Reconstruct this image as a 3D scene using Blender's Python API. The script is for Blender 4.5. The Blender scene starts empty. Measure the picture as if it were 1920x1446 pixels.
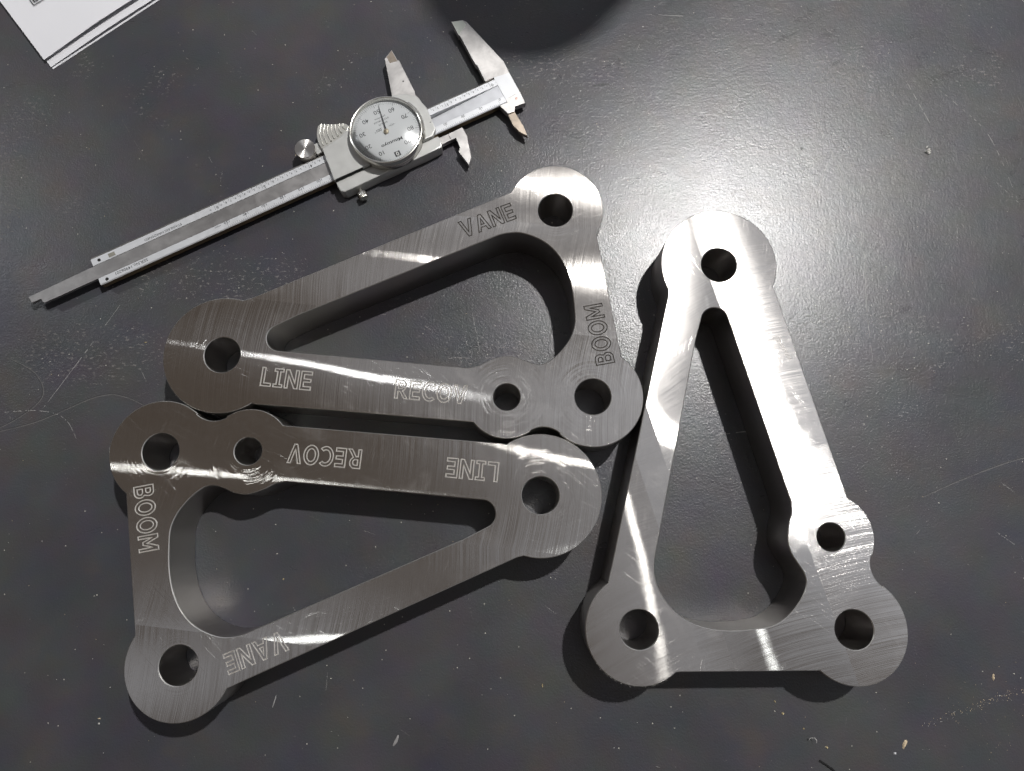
import bpy, math, random
from math import sin, cos, pi, radians, sqrt, atan2
from mathutils import Vector, Matrix
from mathutils.geometry import delaunay_2d_cdt

random.seed(7)
MM = 0.001
scn = bpy.context.scene
COL = scn.collection

# ------------------------------------------------------------------ camera
cam_d = bpy.data.cameras.new('camera')
cam_d.sensor_width = 36.0
cam_d.lens = 36.0 * 1286.6 / 1920.0
cam_d.clip_start = 0.01
cam_d.clip_end = 50.0
cam = bpy.data.objects.new('camera', cam_d)
cam.location = (0, 0, 0.3332)
cam.rotation_euler = (0.185801, 0, 0)
COL.objects.link(cam)
scn.camera = cam
scn.render.resolution_x, scn.render.resolution_y = 1024, 771
scn.view_settings.view_transform = 'Standard'
scn.view_settings.look = 'None'
scn.view_settings.exposure = 0.0
scn.view_settings.gamma = 1.0
scn.cycles.use_denoising = True
scn.cycles.use_light_tree = False
scn.cycles.sample_clamp_direct = 80.0
scn.cycles.sample_clamp_indirect = 2.0
scn.cycles.max_bounces = 6

# ------------------------------------------------------------------ world: dim brownish workshop
world = bpy.data.worlds.new('World')
scn.world = world
world.use_nodes = True
wt = world.node_tree
wt.nodes.clear()
w_out = wt.nodes.new('ShaderNodeOutputWorld')
w_bg = wt.nodes.new('ShaderNodeBackground')
w_tc = wt.nodes.new('ShaderNodeTexCoord')
w_n = wt.nodes.new('ShaderNodeTexNoise')
w_n.inputs['Scale'].default_value = 3.0
w_n.inputs['Detail'].default_value = 2.0
w_r = wt.nodes.new('ShaderNodeValToRGB')
w_r.color_ramp.elements[0].position = 0.46
w_r.color_ramp.elements[0].color = (0.066, 0.053, 0.043, 1)
w_r.color_ramp.elements[1].position = 0.62
w_r.color_ramp.elements[1].color = (0.38, 0.395, 0.43, 1)
wt.links.new(w_tc.outputs['Generated'], w_n.inputs['Vector'])
w_sep = wt.nodes.new('ShaderNodeSeparateXYZ')
wt.links.new(w_tc.outputs['Generated'], w_sep.inputs[0])
w_a = wt.nodes.new('ShaderNodeMath'); w_a.operation = 'ADD'
wt.links.new(w_sep.outputs[0], w_a.inputs[0]); wt.links.new(w_sep.outputs[1], w_a.inputs[1])
w_m = wt.nodes.new('ShaderNodeMath'); w_m.operation = 'MULTIPLY_ADD'      # the lit end of the shop lies towards +x +y
wt.links.new(w_a.outputs[0], w_m.inputs[0]); w_m.inputs[1].default_value = 0.17
wt.links.new(w_n.outputs['Fac'], w_m.inputs[2])
wt.links.new(w_m.outputs[0], w_r.inputs['Fac'])
wt.links.new(w_r.outputs['Color'], w_bg.inputs['Color'])
wt.links.new(w_bg.outputs['Background'], w_out.inputs['Surface'])
w_bg.inputs['Strength'].default_value = 1.0

# ------------------------------------------------------------------ shop lamps overhead
def lamp(name, loc, power, size, color, target=(0.05, 0.08, 0)):
    d = bpy.data.lights.new(name, 'AREA')
    d.shape = 'DISK'
    d.size = size
    d.energy = power
    d.color = color
    o = bpy.data.objects.new(name, d)
    o.location = loc
    o.rotation_euler = (Vector(target) - Vector(loc)).to_track_quat('-Z', 'Y').to_euler()
    COL.objects.link(o)
    return o

lamp('key_shop_lamp', (0.684, 0.927, 2.0), 52, 0.055, (1.0, 0.985, 0.96))
lamp('far_left_shop_lamp', (-2.6, 1.3, 2.4), 7, 0.30, (0.92, 0.96, 1.0))
lamp('shop_lamp', (0.446, 0.177, 2.6), 0.20, 0.025, (1.0, 0.99, 0.95))
lamp('shop_lamp', (1.062, -0.142, 2.6), 0.13, 0.025, (0.95, 1.0, 1.0))
lamp('shop_lamp', (-0.688, 0.600, 2.6), 0.13, 0.03, (0.95, 0.98, 1.0))
lamp('shop_lamp', (-1.30, 0.172, 2.6), 0.10, 0.025, (0.97, 1.0, 0.98))
lamp('shop_lamp', (-0.95, 0.97, 2.6), 0.05, 0.03, (0.95, 0.97, 1.0))
lamp('shop_lamp', (-0.661, -0.513, 2.6), 0.12, 0.025, (0.95, 1.0, 1.0))

# ------------------------------------------------------------------ node helpers
class NT:
    def __init__(s, name):
        s.m = bpy.data.materials.new(name)
        s.m.use_nodes = True
        s.t = s.m.node_tree
        s.t.nodes.clear()
        s.out = s.t.nodes.new('ShaderNodeOutputMaterial')
        s.tc = s.t.nodes.new('ShaderNodeTexCoord')
    def n(s, typ, **kw):
        nd = s.t.nodes.new(typ)
        for k, v in kw.items():
            setattr(nd, k, v)
        return nd
    def link(s, a, b):
        if isinstance(a, V): a = a.s
        s.t.links.new(a, b)
    def setin(s, sock, v):
        if isinstance(v, V): s.t.links.new(v.s, sock)
        elif hasattr(v, 'is_output'): s.t.links.new(v, sock)
        else: sock.default_value = v
    def math(s, op, a, b=0.0, c=0.0, clamp=False):
        nd = s.t.nodes.new('ShaderNodeMath')
        nd.operation = op
        nd.use_clamp = clamp
        s.setin(nd.inputs[0], a)
        s.setin(nd.inputs[1], b)
        if op in ('MULTIPLY_ADD', 'COMPARE', 'SMOOTH_MIN'):
            s.setin(nd.inputs[2], c)
        return V(s, nd.outputs[0])
    def step(s, x, a, b):
        """smooth 0..1 as x goes a..b"""
        nd = s.t.nodes.new('ShaderNodeMapRange')
        nd.interpolation_type = 'SMOOTHSTEP'
        s.setin(nd.inputs['Value'], x)
        if a < b:
            nd.inputs['From Min'].default_value = a; nd.inputs['From Max'].default_value = b
            nd.inputs['To Min'].default_value = 0; nd.inputs['To Max'].default_value = 1
        else:
            nd.inputs['From Min'].default_value = b; nd.inputs['From Max'].default_value = a
            nd.inputs['To Min'].default_value = 1; nd.inputs['To Max'].default_value = 0
        return V(s, nd.outputs['Result'])
    def xyz(s, x=0.0, y=0.0, z=0.0):
        nd = s.t.nodes.new('ShaderNodeCombineXYZ')
        for i, v in enumerate((x, y, z)): s.setin(nd.inputs[i], v)
        return nd.outputs[0]
    def noise(s, vec, scale=1.0, detail=2.0, rough=0.5, dist=0.0):
        nd = s.t.nodes.new('ShaderNodeTexNoise')
        s.setin(nd.inputs['Vector'], vec)
        nd.inputs['Scale'].default_value = scale
        nd.inputs['Detail'].default_value = detail
        nd.inputs['Roughness'].default_value = rough
        nd.inputs['Distortion'].default_value = dist
        return V(s, nd.outputs['Fac'])
    def mixc(s, f, a, b):
        nd = s.t.nodes.new('ShaderNodeMix')
        nd.data_type = 'RGBA'
        s.setin(nd.inputs[0], f)
        s.setin(nd.inputs[6], a if not isinstance(a, tuple) else (*a, 1)[:4])
        s.setin(nd.inputs[7], b if not isinstance(b, tuple) else (*b, 1)[:4])
        return nd.outputs[2]
    def pbsdf(s, **kw):
        nd = s.t.nodes.new('ShaderNodeBsdfPrincipled')
        for k, v in kw.items():
            nm = {'color': 'Base Color', 'rough': 'Roughness', 'metal': 'Metallic', 'aniso': 'Anisotropic',
                  'normal': 'Normal', 'tangent': 'Tangent', 'spec': 'Specular IOR Level', 'coat': 'Coat Weight',
                  'coatr': 'Coat Roughness', 'film': 'Thin Film Thickness'}[k]
            if isinstance(v, tuple) and k == 'color': v = (*v, 1)[:4]
            s.setin(nd.inputs[nm], v)
        return nd.outputs[0]
    def done(s, sh):
        s.link(sh, s.out.inputs['Surface'])
        return s.m
    def bump(s, hgt, strength, dist):
        nd = s.t.nodes.new('ShaderNodeBump')
        nd.inputs['Strength'].default_value = strength
        nd.inputs['Distance'].default_value = dist
        s.setin(nd.inputs['Height'], hgt)
        return nd.outputs[0]
    def objmm(s):
        m = s.t.nodes.new('ShaderNodeVectorMath'); m.operation = 'SCALE'
        s.t.links.new(s.tc.outputs['Object'], m.inputs[0]); m.inputs['Scale'].default_value = 1000.0
        sp = s.t.nodes.new('ShaderNodeSeparateXYZ')
        s.t.links.new(m.outputs[0], sp.inputs[0])
        return V(s, sp.outputs[0]), V(s, sp.outputs[1]), V(s, sp.outputs[2]), m.outputs[0]

class V:
    def __init__(s, nt, sock): s.nt = nt; s.s = sock
    def __add__(s, o): return s.nt.math('ADD', s, o)
    __radd__ = __add__
    def __sub__(s, o): return s.nt.math('SUBTRACT', s, o)
    def __rsub__(s, o): return s.nt.math('SUBTRACT', o, s)
    def __mul__(s, o): return s.nt.math('MULTIPLY', s, o)
    __rmul__ = __mul__
    def __truediv__(s, o): return s.nt.math('DIVIDE', s, o)
    def __neg__(s): return s.nt.math('MULTIPLY', s, -1.0)
    def gt(s, o): return s.nt.math('GREATER_THAN', s, o)
    def lt(s, o): return s.nt.math('LESS_THAN', s, o)
    def sqrt(s): return s.nt.math('SQRT', s)
    def abs(s): return s.nt.math('ABSOLUTE', s)
    def mn(s, o): return s.nt.math('MINIMUM', s, o)
    def mx(s, o): return s.nt.math('MAXIMUM', s, o)

def simple(name, color, metal=0.0, rough=0.5, spec=0.5, bumpamp=0.0, bscale=1.0, var=0.0, aniso=0.0):
    n = NT(name)
    x, y, z, vec = n.objmm()
    c = color
    if var:
        f = n.noise(vec, 0.12, 4.0, 0.6)
        c = n.mixc(f, tuple(k * (1 - var) for k in color), tuple(min(1, k * (1 + var)) for k in color))
    r = rough
    if var:
        r = n.noise(vec, 0.3, 3.0) * (rough * 0.5) + rough * 0.75
    kw = dict(color=c, metal=metal, rough=r, spec=spec)
    if aniso: kw['aniso'] = aniso
    if bumpamp:
        kw['normal'] = n.bump(n.noise(vec, bscale, 3.0), 1.0, bumpamp * MM)
    return n.done(n.pbsdf(**kw))

# ------------------------------------------------------------------ object helpers
def tag(o, label=None, cat=None, group=None, kind=None):
    if label: o['label'] = label
    if cat: o['category'] = cat
    if group: o['group'] = group
    if kind: o['kind'] = kind
    return o

def empty(name, loc, rz=0.0):
    o = bpy.data.objects.new(name, None)
    o.empty_display_size = 0.02
    o.location = loc
    o.rotation_euler = (0, 0, rz)
    COL.objects.link(o)
    return o

class MB:
    """collects faces in millimetres; build() links them as ONE mesh object (metres)"""
    def __init__(s): s.v = []; s.f = []; s.mi = []
    def add(s, verts, faces, mi=0):
        b = len(s.v)
        s.v += [tuple(v) for v in verts]
        s.f += [tuple(b + i for i in f) for f in faces]
        s.mi += [mi] * len(faces)
        return s
    def prism(s, loop, z0, z1, mi=0, bev=0.0, zf=None, mit=None):
        """vertical prism over a 2D polygon, top edge chamfered by bev"""
        if poly_area(loop) < 0: loop = loop[::-1]
        n = len(loop)
        mit = mi if mit is None else mit
        rings = [[(x, y, z0) for x, y in loop]]
        if bev > 0:
            ins = offset(loop, bev)
            rings.append([(x, y, z1 - bev) for x, y in loop])
            k = offset(loop, bev * 0.3)
            rings.append([(x, y, z1 - bev * 0.3) for x, y in k])
            rings.append([(x, y, z1) for x, y in ins])
        else:
            rings.append([(x, y, z1) for x, y in loop])
        b = []
        for r in rings: b += r
        F = []
        for k in range(len(rings) - 1):
            for i in range(n):
                j = (i + 1) % n
                F.append((k * n + i, k * n + j, (k + 1) * n + j, (k + 1) * n + i))
        s.add(b, F + [tuple(range(n - 1, -1, -1))], mi)
        s.add(rings[-1], [tuple(range(n))], mit)
        return s
    def box(s, x0, x1, y0, y1, z0, z1, mi=0, bev=0.0):
        return s.prism([(x0, y0), (x1, y0), (x1, y1), (x0, y1)], z0, z1, mi, bev)
    def lathe(s, prof, cx=0, cy=0, seg=96, mi=0, knurl=None):
        """prof: (r, z) bottom to top around a vertical axis"""
        vs = []
        for r, z in prof:
            for i in range(seg):
                a = 2 * pi * i / seg
                rr = r
                if knurl and knurl[0] <= z <= knurl[1]: rr = r - (knurl[2] if i % 2 else 0)
                vs.append((cx + rr * cos(a), cy + rr * sin(a), z))
        F = []
        for k in range(len(prof) - 1):
            for i in range(seg):
                j = (i + 1) % seg
                F.append((k * seg + i, k * seg + j, (k + 1) * seg + j, (k + 1) * seg + i))
        F.append(tuple(range(seg - 1, -1, -1)))
        m = (len(prof) - 1) * seg
        F.append(tuple(range(m, m + seg)))
        return s.add(vs, F, mi)
    def xform(s, M):
        s.v = [tuple(M @ Vector(v)) for v in s.v]
        return s
    def build(s, name, mats, parent=None, smooth=30.0, label=None):
        me = bpy.data.meshes.new(name)
        me.from_pydata([(a * MM, b * MM, c * MM) for a, b, c in s.v], [], s.f)
        if not isinstance(mats, (list, tuple)): mats = [mats]
        for m in mats: me.materials.append(m)
        me.polygons.foreach_set('material_index', s.mi)
        me.validate()
        me.update()
        if smooth:
            me.polygons.foreach_set('use_smooth', [True] * len(me.polygons))
            me.set_sharp_from_angle(angle=radians(smooth))
        o = bpy.data.objects.new(name, me)
        COL.objects.link(o)
        if parent: o.parent = parent
        if label: o['label'] = label
        return o

def poly_area(p):
    return 0.5 * sum(p[i][0] * p[(i + 1) % len(p)][1] - p[(i + 1) % len(p)][0] * p[i][1] for i in range(len(p)))

def offset(p, d):
    """move every edge of a CCW polygon inwards by d (outwards when negative)"""
    n = len(p)
    out = []
    for i in range(n):
        a, b, c = p[i - 1], p[i], p[(i + 1) % n]
        u = Vector((b[0] - a[0], b[1] - a[1])); w = Vector((c[0] - b[0], c[1] - b[1]))
        if u.length < 1e-9 or w.length < 1e-9:
            out.append(b); continue
        u.normalize(); w.normalize()
        n1 = Vector((-u.y, u.x)); n2 = Vector((-w.y, w.x))
        m = n1 + n2
        if m.length < 1e-6: m = n1.copy()
        m.normalize()
        k = max(0.4, m.dot(n1))
        out.append((b[0] + m.x * d / k, b[1] + m.y * d / k))
    return out

def inside(pt, poly):
    x, y = pt
    r = False
    j = len(poly) - 1
    for i in range(len(poly)):
        xi, yi = poly[i]; xj, yj = poly[j]
        if (yi > y) != (yj > y) and x < (xj - xi) * (y - yi) / (yj - yi) + xi: r = not r
        j = i
    return r

def arc(cx, cy, r, a0, a1, n):
    return [(cx + r * cos(radians(a0 + (a1 - a0) * i / n)), cy + r * sin(radians(a0 + (a1 - a0) * i / n))) for i in range(n + 1)]

def circle(cx, cy, r, n=72):
    return [(cx + r * cos(2 * pi * i / n), cy + r * sin(2 * pi * i / n)) for i in range(n)]

def catmull(pts, sub=6):
    out = []
    n = len(pts)
    for i in range(n - 1):
        p0 = pts[max(i - 1, 0)]; p1 = pts[i]; p2 = pts[i + 1]; p3 = pts[min(i + 2, n - 1)]
        for k in range(sub):
            t = k / sub
            out.append(tuple(0.5 * ((2 * p1[d]) + (-p0[d] + p2[d]) * t + (2 * p0[d] - 5 * p1[d] + 4 * p2[d] - p3[d]) * t * t +
                                    (-p0[d] + 3 * p1[d] - 3 * p2[d] + p3[d]) * t ** 3) for d in (0, 1)))
    out.append(pts[-1])
    return out

def ang(cx, cy, p): return math.degrees(atan2(p[1] - cy, p[0] - cx))

# ------------------------------------------------------------------ table
def table_material():
    n = NT('worn_dark_grey_laminate')
    x, y, z, vec = n.objmm()
    big = n.noise(vec, 0.009, 3.0, 0.55)
    mid = n.noise(vec, 0.035, 4.0, 0.6)
    hue = n.t.nodes.new('ShaderNodeTexNoise')
    hue.inputs['Scale'].default_value = 0.05; hue.inputs['Detail'].default_value = 3
    n.link(vec, hue.inputs['Vector'])
    base = n.mixc(n.step(big, 0.35, 0.65), (0.040, 0.0405, 0.048), (0.055, 0.0535, 0.057))
    base = n.mixc(n.step(mid, 0.5, 0.75) * 0.45, base, (0.066, 0.054, 0.048))
    tint = n.mixc(0.12, base, hue.outputs['Color'])
    sc = n.t.nodes.new('ShaderNodeMix'); sc.data_type = 'RGBA'; sc.blend_type = 'SOFT_LIGHT'
    sc.inputs[0].default_value = 0.22
    n.link(base, sc.inputs[6]); n.link(hue.outputs['Color'], sc.inputs[7])
    base = sc.outputs[2]
    # fine pepper
    fine = n.noise(vec, 1.1, 3.0, 0.7)
    base = n.mixc(n.step(fine, 0.42, 0.25) * 0.35, base, (0.025, 0.025, 0.026))
    # worn pale speckle: broken flecks that gather in patches
    flv = n.t.nodes.new('ShaderNodeMapping'); flv.inputs['Scale'].default_value = (0.55, 1.0, 1.0)
    n.link(vec, flv.inputs['Vector'])
    fleck = n.noise(flv.outputs[0], 0.75, 4.0, 0.62)
    patch = n.noise(vec, 0.028, 3.0, 0.6, 0.4)
    pm = n.step(patch, 0.50, 0.68)
    for (px, py, rx, ry) in ((-212, 78, 60, 26), (-150, 118, 60, 22), (-12, 78, 34, 14), (-60, 108, 20, 12), (200, 92, 46, 10), (228, 84, 34, 9), (160, 96, 30, 9),
                             (110, 238, 26, 60), (178, 232, 40, 34), (-270, 170, 30, 60), (20, 238, 60, 20), (-262, 212, 26, 12)):
        dx = (x - px) * (1.0 / rx); dy = (y - py) * (1.0 / ry)
        pm = pm.mx(n.step(dx * dx + dy * dy + (patch - 0.5) * 2.5, 1.0, 0.1))
    south = n.step(y, -40.0, 70.0) * 0.85 + 0.15
    thr = fleck + pm * 0.13 * south
    fm = n.step(thr, 0.70, 0.78)
    base = n.mixc(fm * 0.5, base, (0.19, 0.175, 0.165))
    # isolated pinpricks
    vor = n.t.nodes.new('ShaderNodeTexVoronoi'); vor.inputs['Scale'].default_value = 0.16
    n.link(vec, vor.inputs['Vector'])
    pin = n.step(V(n, vor.outputs['Distance']), 0.055, 0.03)
    base = n.mixc(pin * 0.8, base, (0.5, 0.48, 0.42))
    rn = n.noise(vec, 0.02, 4.0, 0.6)
    smu = n.noise(flv.outputs[0], 0.045, 5.0, 0.65, 0.8)
    rough = rn * 0.08 + smu * 0.11 + 0.195 + fm * 0.14
    h = n.noise(vec, 1.05, 3.0, 0.6) + n.noise(vec, 0.3, 2.0) * 0.6 + fm * 0.25
    nrm = n.bump(h, 1.0, 0.105 * MM)
    return n.done(n.pbsdf(color=base, rough=rough, spec=0.58, normal=nrm))

mb = MB()
mb.box(-720, 760, -560, 900, -22, 0, bev=1.0)
table = tag(mb.build('table_top', table_material()), 'worn dark grey speckled bench top under everything', kind='structure')

# scratches worn into the table: thin ribbons, pale raised lip beside a dark groove
m_sc_l = simple('scratch_pale', (0.29, 0.285, 0.275), rough=0.6)
m_sc_m = simple('scratch_mid', (0.105, 0.10, 0.098), rough=0.5)
m_sc_d = simple('scratch_dark', (0.034, 0.034, 0.036), rough=0.6)
def ribbon(mb, pts, w, z, mi=0, wob=0.0, side=0.0, broken=0.0):
    P = catmull(pts, 14) if len(pts) > 2 else [tuple(pts[0][d] + (pts[1][d] - pts[0][d]) * i / 24 for d in (0, 1)) for i in range(25)]
    L, Rr = [], []
    n = len(P)
    for i, p in enumerate(P):
        a = P[max(i - 1, 0)]; b = P[min(i + 1, n - 1)]
        t = Vector((b[0] - a[0], b[1] - a[1]))
        if t.length < 1e-9: t = Vector((1, 0))
        t.normalize()
        nn = Vector((-t.y, t.x))
        ww = w * 0.5 * (0.35 + 0.65 * sin(pi * i / (n - 1)) ** 0.5) * random.uniform(0.6, 1.2)
        o = side + random.uniform(-wob, wob)
        L.append((p[0] + nn.x * (o + ww), p[1] + nn.y * (o + ww), z)); Rr.append((p[0] + nn.x * (o - ww), p[1] + nn.y * (o - ww), z))
    F = [(i, i + 1, n + i + 1, n + i) for i in range(n - 1) if random.random() >= broken]
    mb.add(Rr + L, F, mi)

mb = MB()
S = 0.012
scr = [  # coordinates on the table in millimetres: points, width, material, brokenness
    ([(-275, 51), (-258, 49), (-232, 50), (-219, 46), (-212, 36)], 0.22, 0, 0.25),
    ([(-198, 104), (-213, 79), (-231, 50)], 0.20, 0, 0.35),
    ([(159.7, 232.1), (163.8, 203.4), (170.6, 182.4), (177.9, 157.3), (180.4, 132.8), (179.0, 102.6), (179.4, 75.3)], 0.3, 0, 0.15),
    ([(140.9, 183.5), (158.2, 174.3)], 0.22, 0, 0.35),
    ([(166.4, 182.4), (155.4, 157.3)], 0.26, 0, 0.2),
    ([(166.0, 203.4), (175.1, 184.7)], 0.26, 0, 0.3),
    ([(212.0, 230.9), (223.9, 201.1)], 0.3, 0, 0.4),
    ([(222.9, 230.9), (238.5, 215.3), (253.4, 196.4), (263.5, 159.6)], 0.24, 0, 0.5),
    ([(154.6, 142.8), (192.3, 123.0)], 0.2, 1, 0.4),
    ([(73.6, 270.5), (155.6, 265.5)], 0.3, 0, 0.45),
    ([(141.3, 251.8), (159.8, 261.7), (178.6, 274.3)], 0.5, 2, 0.1),
    ([(230.6, 149.4), (228.2, 132.8)], 0.22, 0, 0.6),
    ([(253.4, 170.9), (265.3, 157.3)], 0.24, 0, 0.4),
    ([(43.7, 226.8), (52.4, 227.8)], 1.6, 2, 0.35),
    ([(173.4, 239.0), (179.2, 243.1)], 2.0, 2, 0.3),
    ([(-20, 100), (-16, 80)], 0.2, 0, 0.3),
    ([(-60, 232), (-40, 205)], 0.2, 1, 0.4),
    ([(-210, 210), (-192, 182)], 0.2, 1, 0.5),
    ([(100, 38), (118, 40), (138, 39)], 0.35, 0, 0.1),
    ([(-22, -30), (-18, -50)], 0.2, 1, 0.5),
    ([(230, -8), (238, -14)], 0.2, 0, 0.3),
    ([(140, 190), (158, 170)], 0.2, 1, 0.3),
    ([(-104, 196), (-92, 170)], 0.2, 1, 0.5),
    ([(-282, -22), (-262, -28)], 0.2, 1, 0.5),
]
for pts, w, mi, br in scr: ribbon(mb, pts, w, S, mi, broken=br)
for pts in ([(196, 8), (215, 16), (240, 25), (262, 30), (285, 33)], [(-270, 36), (-248, 43), (-232, 56), (-236, 68), (-250, 76)],
            [(-270, 36), (-235, 44), (-205, 57), (-190, 57), (-172, 48)]):
    ribbon(mb, pts, 0.38, S, 2, side=0.2)
    ribbon(mb, pts, 0.35, S + 0.004, 1, side=-0.35)
for k in range(110):
    px, py = random.uniform(-290, 300), random.uniform(-130, 278)
    a = random.gauss(2.2, 0.8); l = random.uniform(1.5, 9)
    ribbon(mb, [(px, py), (px + l * cos(a), py + l * sin(a))], random.uniform(0.1, 0.2), S - 0.003, random.choice((0, 1, 1)), broken=0.3)
tag(mb.build('scratch_marks', [m_sc_l, m_sc_m, m_sc_d], table, smooth=0), kind='stuff')

# ------------------------------------------------------------------ steel plates
LINE, RECOV, BOOM, VANE = (0, 0), (132.4, -4.66), (171.36, 0), (145.08, 88.28)
def outer_loop():
    p = []
    # LINE lobe, anticlockwise from its upper shoulder to its lower one
    r = 27.2
    p += arc(0, 0, r, ang(0, 0, (4.6, 26.8)), 360 + ang(0, 0, (17.6, -20.7)), 60)
    p += [(19.4, -20.9)]
    p += [(19.4 + (117.4 - 19.4) * i / 12, -20.9 + (-17.9 + 20.9) * i / 12) for i in range(1, 13)]
    # RECOV bump, concave neck, BOOM lobe
    a0 = ang(*RECOV, (118.7, -17.95))
    c = (151.65, -27.8); rc = 11.5
    d = sqrt((c[0] - RECOV[0]) ** 2 + (c[1] - RECOV[1]) ** 2)
    a1 = ang(*RECOV, c)
    p += arc(*RECOV, 19.0, a0, a1, 26)
    b0 = ang(*c, RECOV); b1 = ang(*c, BOOM)
    p += arc(*c, rc, b0, b1, 16)[1:]
    p += arc(*BOOM, 23.0, ang(*BOOM, c), ang(*BOOM, (182.6, 20.1)), 50)
    p += [(182.3, 21.4)]
    p += [(182.3 + (166.3 - 182.3) * i / 8, 21.4 + (77.0 - 21.4) * i / 8) for i in range(1, 9)]
    p += arc(*VANE, 23.0, ang(*VANE, (166.1, 78.6)), ang(*VANE, (124.2, 96.9)), 56)
    p += [(123.0, 95.0)]
    p += [(123.0 + (7.6 - 123.0) * i / 12, 95.0 + (27.9 - 95.0) * i / 12) for i in range(1, 13)]
    q = []
    for t in p:
        if not q or (t[0] - q[-1][0]) ** 2 + (t[1] - q[-1][1]) ** 2 > 0.04: q.append(t)
    return q

def pocket_loop():
    tip = arc(25.0, 11.0, 6.2, 119, 272, 22)
    low = [(25.2 + (113 - 25.2) * i / 10, 4.8 + (6.75 - 4.8) * i / 10) for i in range(1, 11)]
    cur = catmull([(113, 6.75), (117.5, 8.2), (121.5, 10.8), (125.5, 12.9), (130, 14.4), (134.5, 14.4), (139, 13.2), (143.3, 12.2),
                   (147.2, 12.6), (151, 15.2), (155, 20.0), (158.4, 26.2), (159.9, 33.0), (158.9, 41), (156.9, 50), (153.7, 58.4),
                   (149.0, 65.6), (143.0, 70.8), (136, 73.8), (128.6, 74.9), (121.5, 73.4), (114.5, 69.8)], 5)
    up = [(114.5 + (22.0 - 114.5) * i / 10, 69.8 + (17.3 - 69.8) * i / 10) for i in range(1, 10)]
    q = []
    for t in tip + low + cur[1:] + up:
        if not q or (t[0] - q[-1][0]) ** 2 + (t[1] - q[-1][1]) ** 2 > 0.04: q.append(t)
    return q

def ell(cx, cy, rx, ry, a0=0, a1=360, n=28):
    full = abs(a1 - a0) >= 360
    return [(cx + rx * cos(radians(a0 + (a1 - a0) * i / n)), cy + ry * sin(radians(a0 + (a1 - a0) * i / n))) for i in range(n if full else n + 1)]

GLY = {
 'L': (0.62, [[(0, 0), (.62, 0), (.62, .16), (.19, .16), (.19, 1), (0, 1)]]),
 'I': (0.54, [[(0, 0), (.54, 0), (.54, .15), (.365, .15), (.365, .85), (.54, .85), (.54, 1), (0, 1), (0, .85), (.175, .85), (.175, .15), (0, .15)]]),
 'N': (0.80, [[(0, 0), (.18, 0), (.18, .70), (.60, 0), (.8, 0), (.8, 1), (.62, 1), (.62, .30), (.20, 1), (0, 1)]]),
 'E': (0.66, [[(0, 0), (.66, 0), (.66, .17), (.19, .17), (.19, .42), (.62, .42), (.62, .59), (.19, .59), (.19, .83), (.66, .83), (.66, 1), (0, 1)]]),
 'V': (0.86, [[(.33, 0), (.53, 0), (.86, 1), (.67, 1), (.43, .24), (.19, 1), (0, 1)]]),
 'A': (0.88, [[(0, 0), (.19, 0), (.27, .23), (.61, .23), (.69, 0), (.88, 0), (.54, 1), (.34, 1)], [(.33, .39), (.55, .39), (.44, .76)]]),
 'O': (0.96, [ell(.48, .5, .48, .52), ell(.48, .5, .28, .34)]),
 'C': (0.82, [ell(.50, .5, .50, .52, 48, 312, 26) + ell(.50, .5, .31, .35, 306, 54, 22)]),
 'R': (0.84, [[(0, 0), (.19, 0), (.19, .38), (.33, .38), (.62, 0), (.84, 0), (.50, .42)] + ell(.38, .71, .32, .29, -52, 90, 12) + [(0, 1)],
              [(.19, .54), (.36, .54)] + ell(.36, .69, .15, .15, -60, 60, 6) + [(.36, .84), (.19, .84)]]),
 'B': (0.76, [[(0, 0), (.40, 0)] + ell(.42, .28, .33, .28, -85, 55, 10) + ell(.40, .75, .28, .25, -25, 88, 9) + [(0, 1)],
              [(.19, .16), (.40, .16)] + ell(.42, .29, .14, .13, -70, 70, 6) + [(.40, .43), (.19, .43)],
              [(.19, .60), (.36, .60)] + ell(.37, .72, .12, .12, -70, 70, 6) + [(.36, .84), (.19, .84)]]),
 'M': (0.98, [[(0, 0), (.18, 0), (.18, .70), (.41, .22), (.57, .22), (.80, .70), (.80, 0), (.98, 0), (.98, 1), (.76, 1), (.49, .44), (.22, 1), (0, 1)]]),
}
def word_loops(word, base, angle, height, width):
    gap = 0.16
    tot = sum(GLY[c][0] for c in word) + gap * (len(word) - 1)
    sx = width / tot
    a = radians(angle)
    out = []
    x = 0
    for ch in word:
        w, loops = GLY[ch]
        for lp in loops:
            P = []
            for (u, v) in lp:
                X = (x + u) * sx; Y = v * height
                P.append((base[0] + X * cos(a) - Y * sin(a), base[1] + X * sin(a) + Y * cos(a)))
            if poly_area(P) < 0: P = P[::-1]
            # subdivide long edges so the cut can wander a little
            Q = []
            for i in range(len(P)):
                p, q = P[i], P[(i + 1) % len(P)]
                L = sqrt((q[0] - p[0]) ** 2 + (q[1] - p[1]) ** 2)
                k = max(1, int(L / 1.1))
                for j in range(k): Q.append((p[0] + (q[0] - p[0]) * j / k, p[1] + (q[1] - p[1]) * j / k))
            out.append(Q)
        x += w + gap
    return out

WORDS = [('LINE', (20.0, -12.2), 1.0, 8.5, 23.0), ('RECOV', (81.7, -10.9), 1.6, 8.4, 32.6),
         ('VANE', (103.6, 69.3), 28.4, 8.4, 26.6), ('BOOM', (179.8, 17.1), 107.2, 8.5, 28.6)]
HOLES = [(LINE, 8.3), (VANE, 8.3), (BOOM, 8.3), (RECOV, 6.2)]
TH = 25.4

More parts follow.
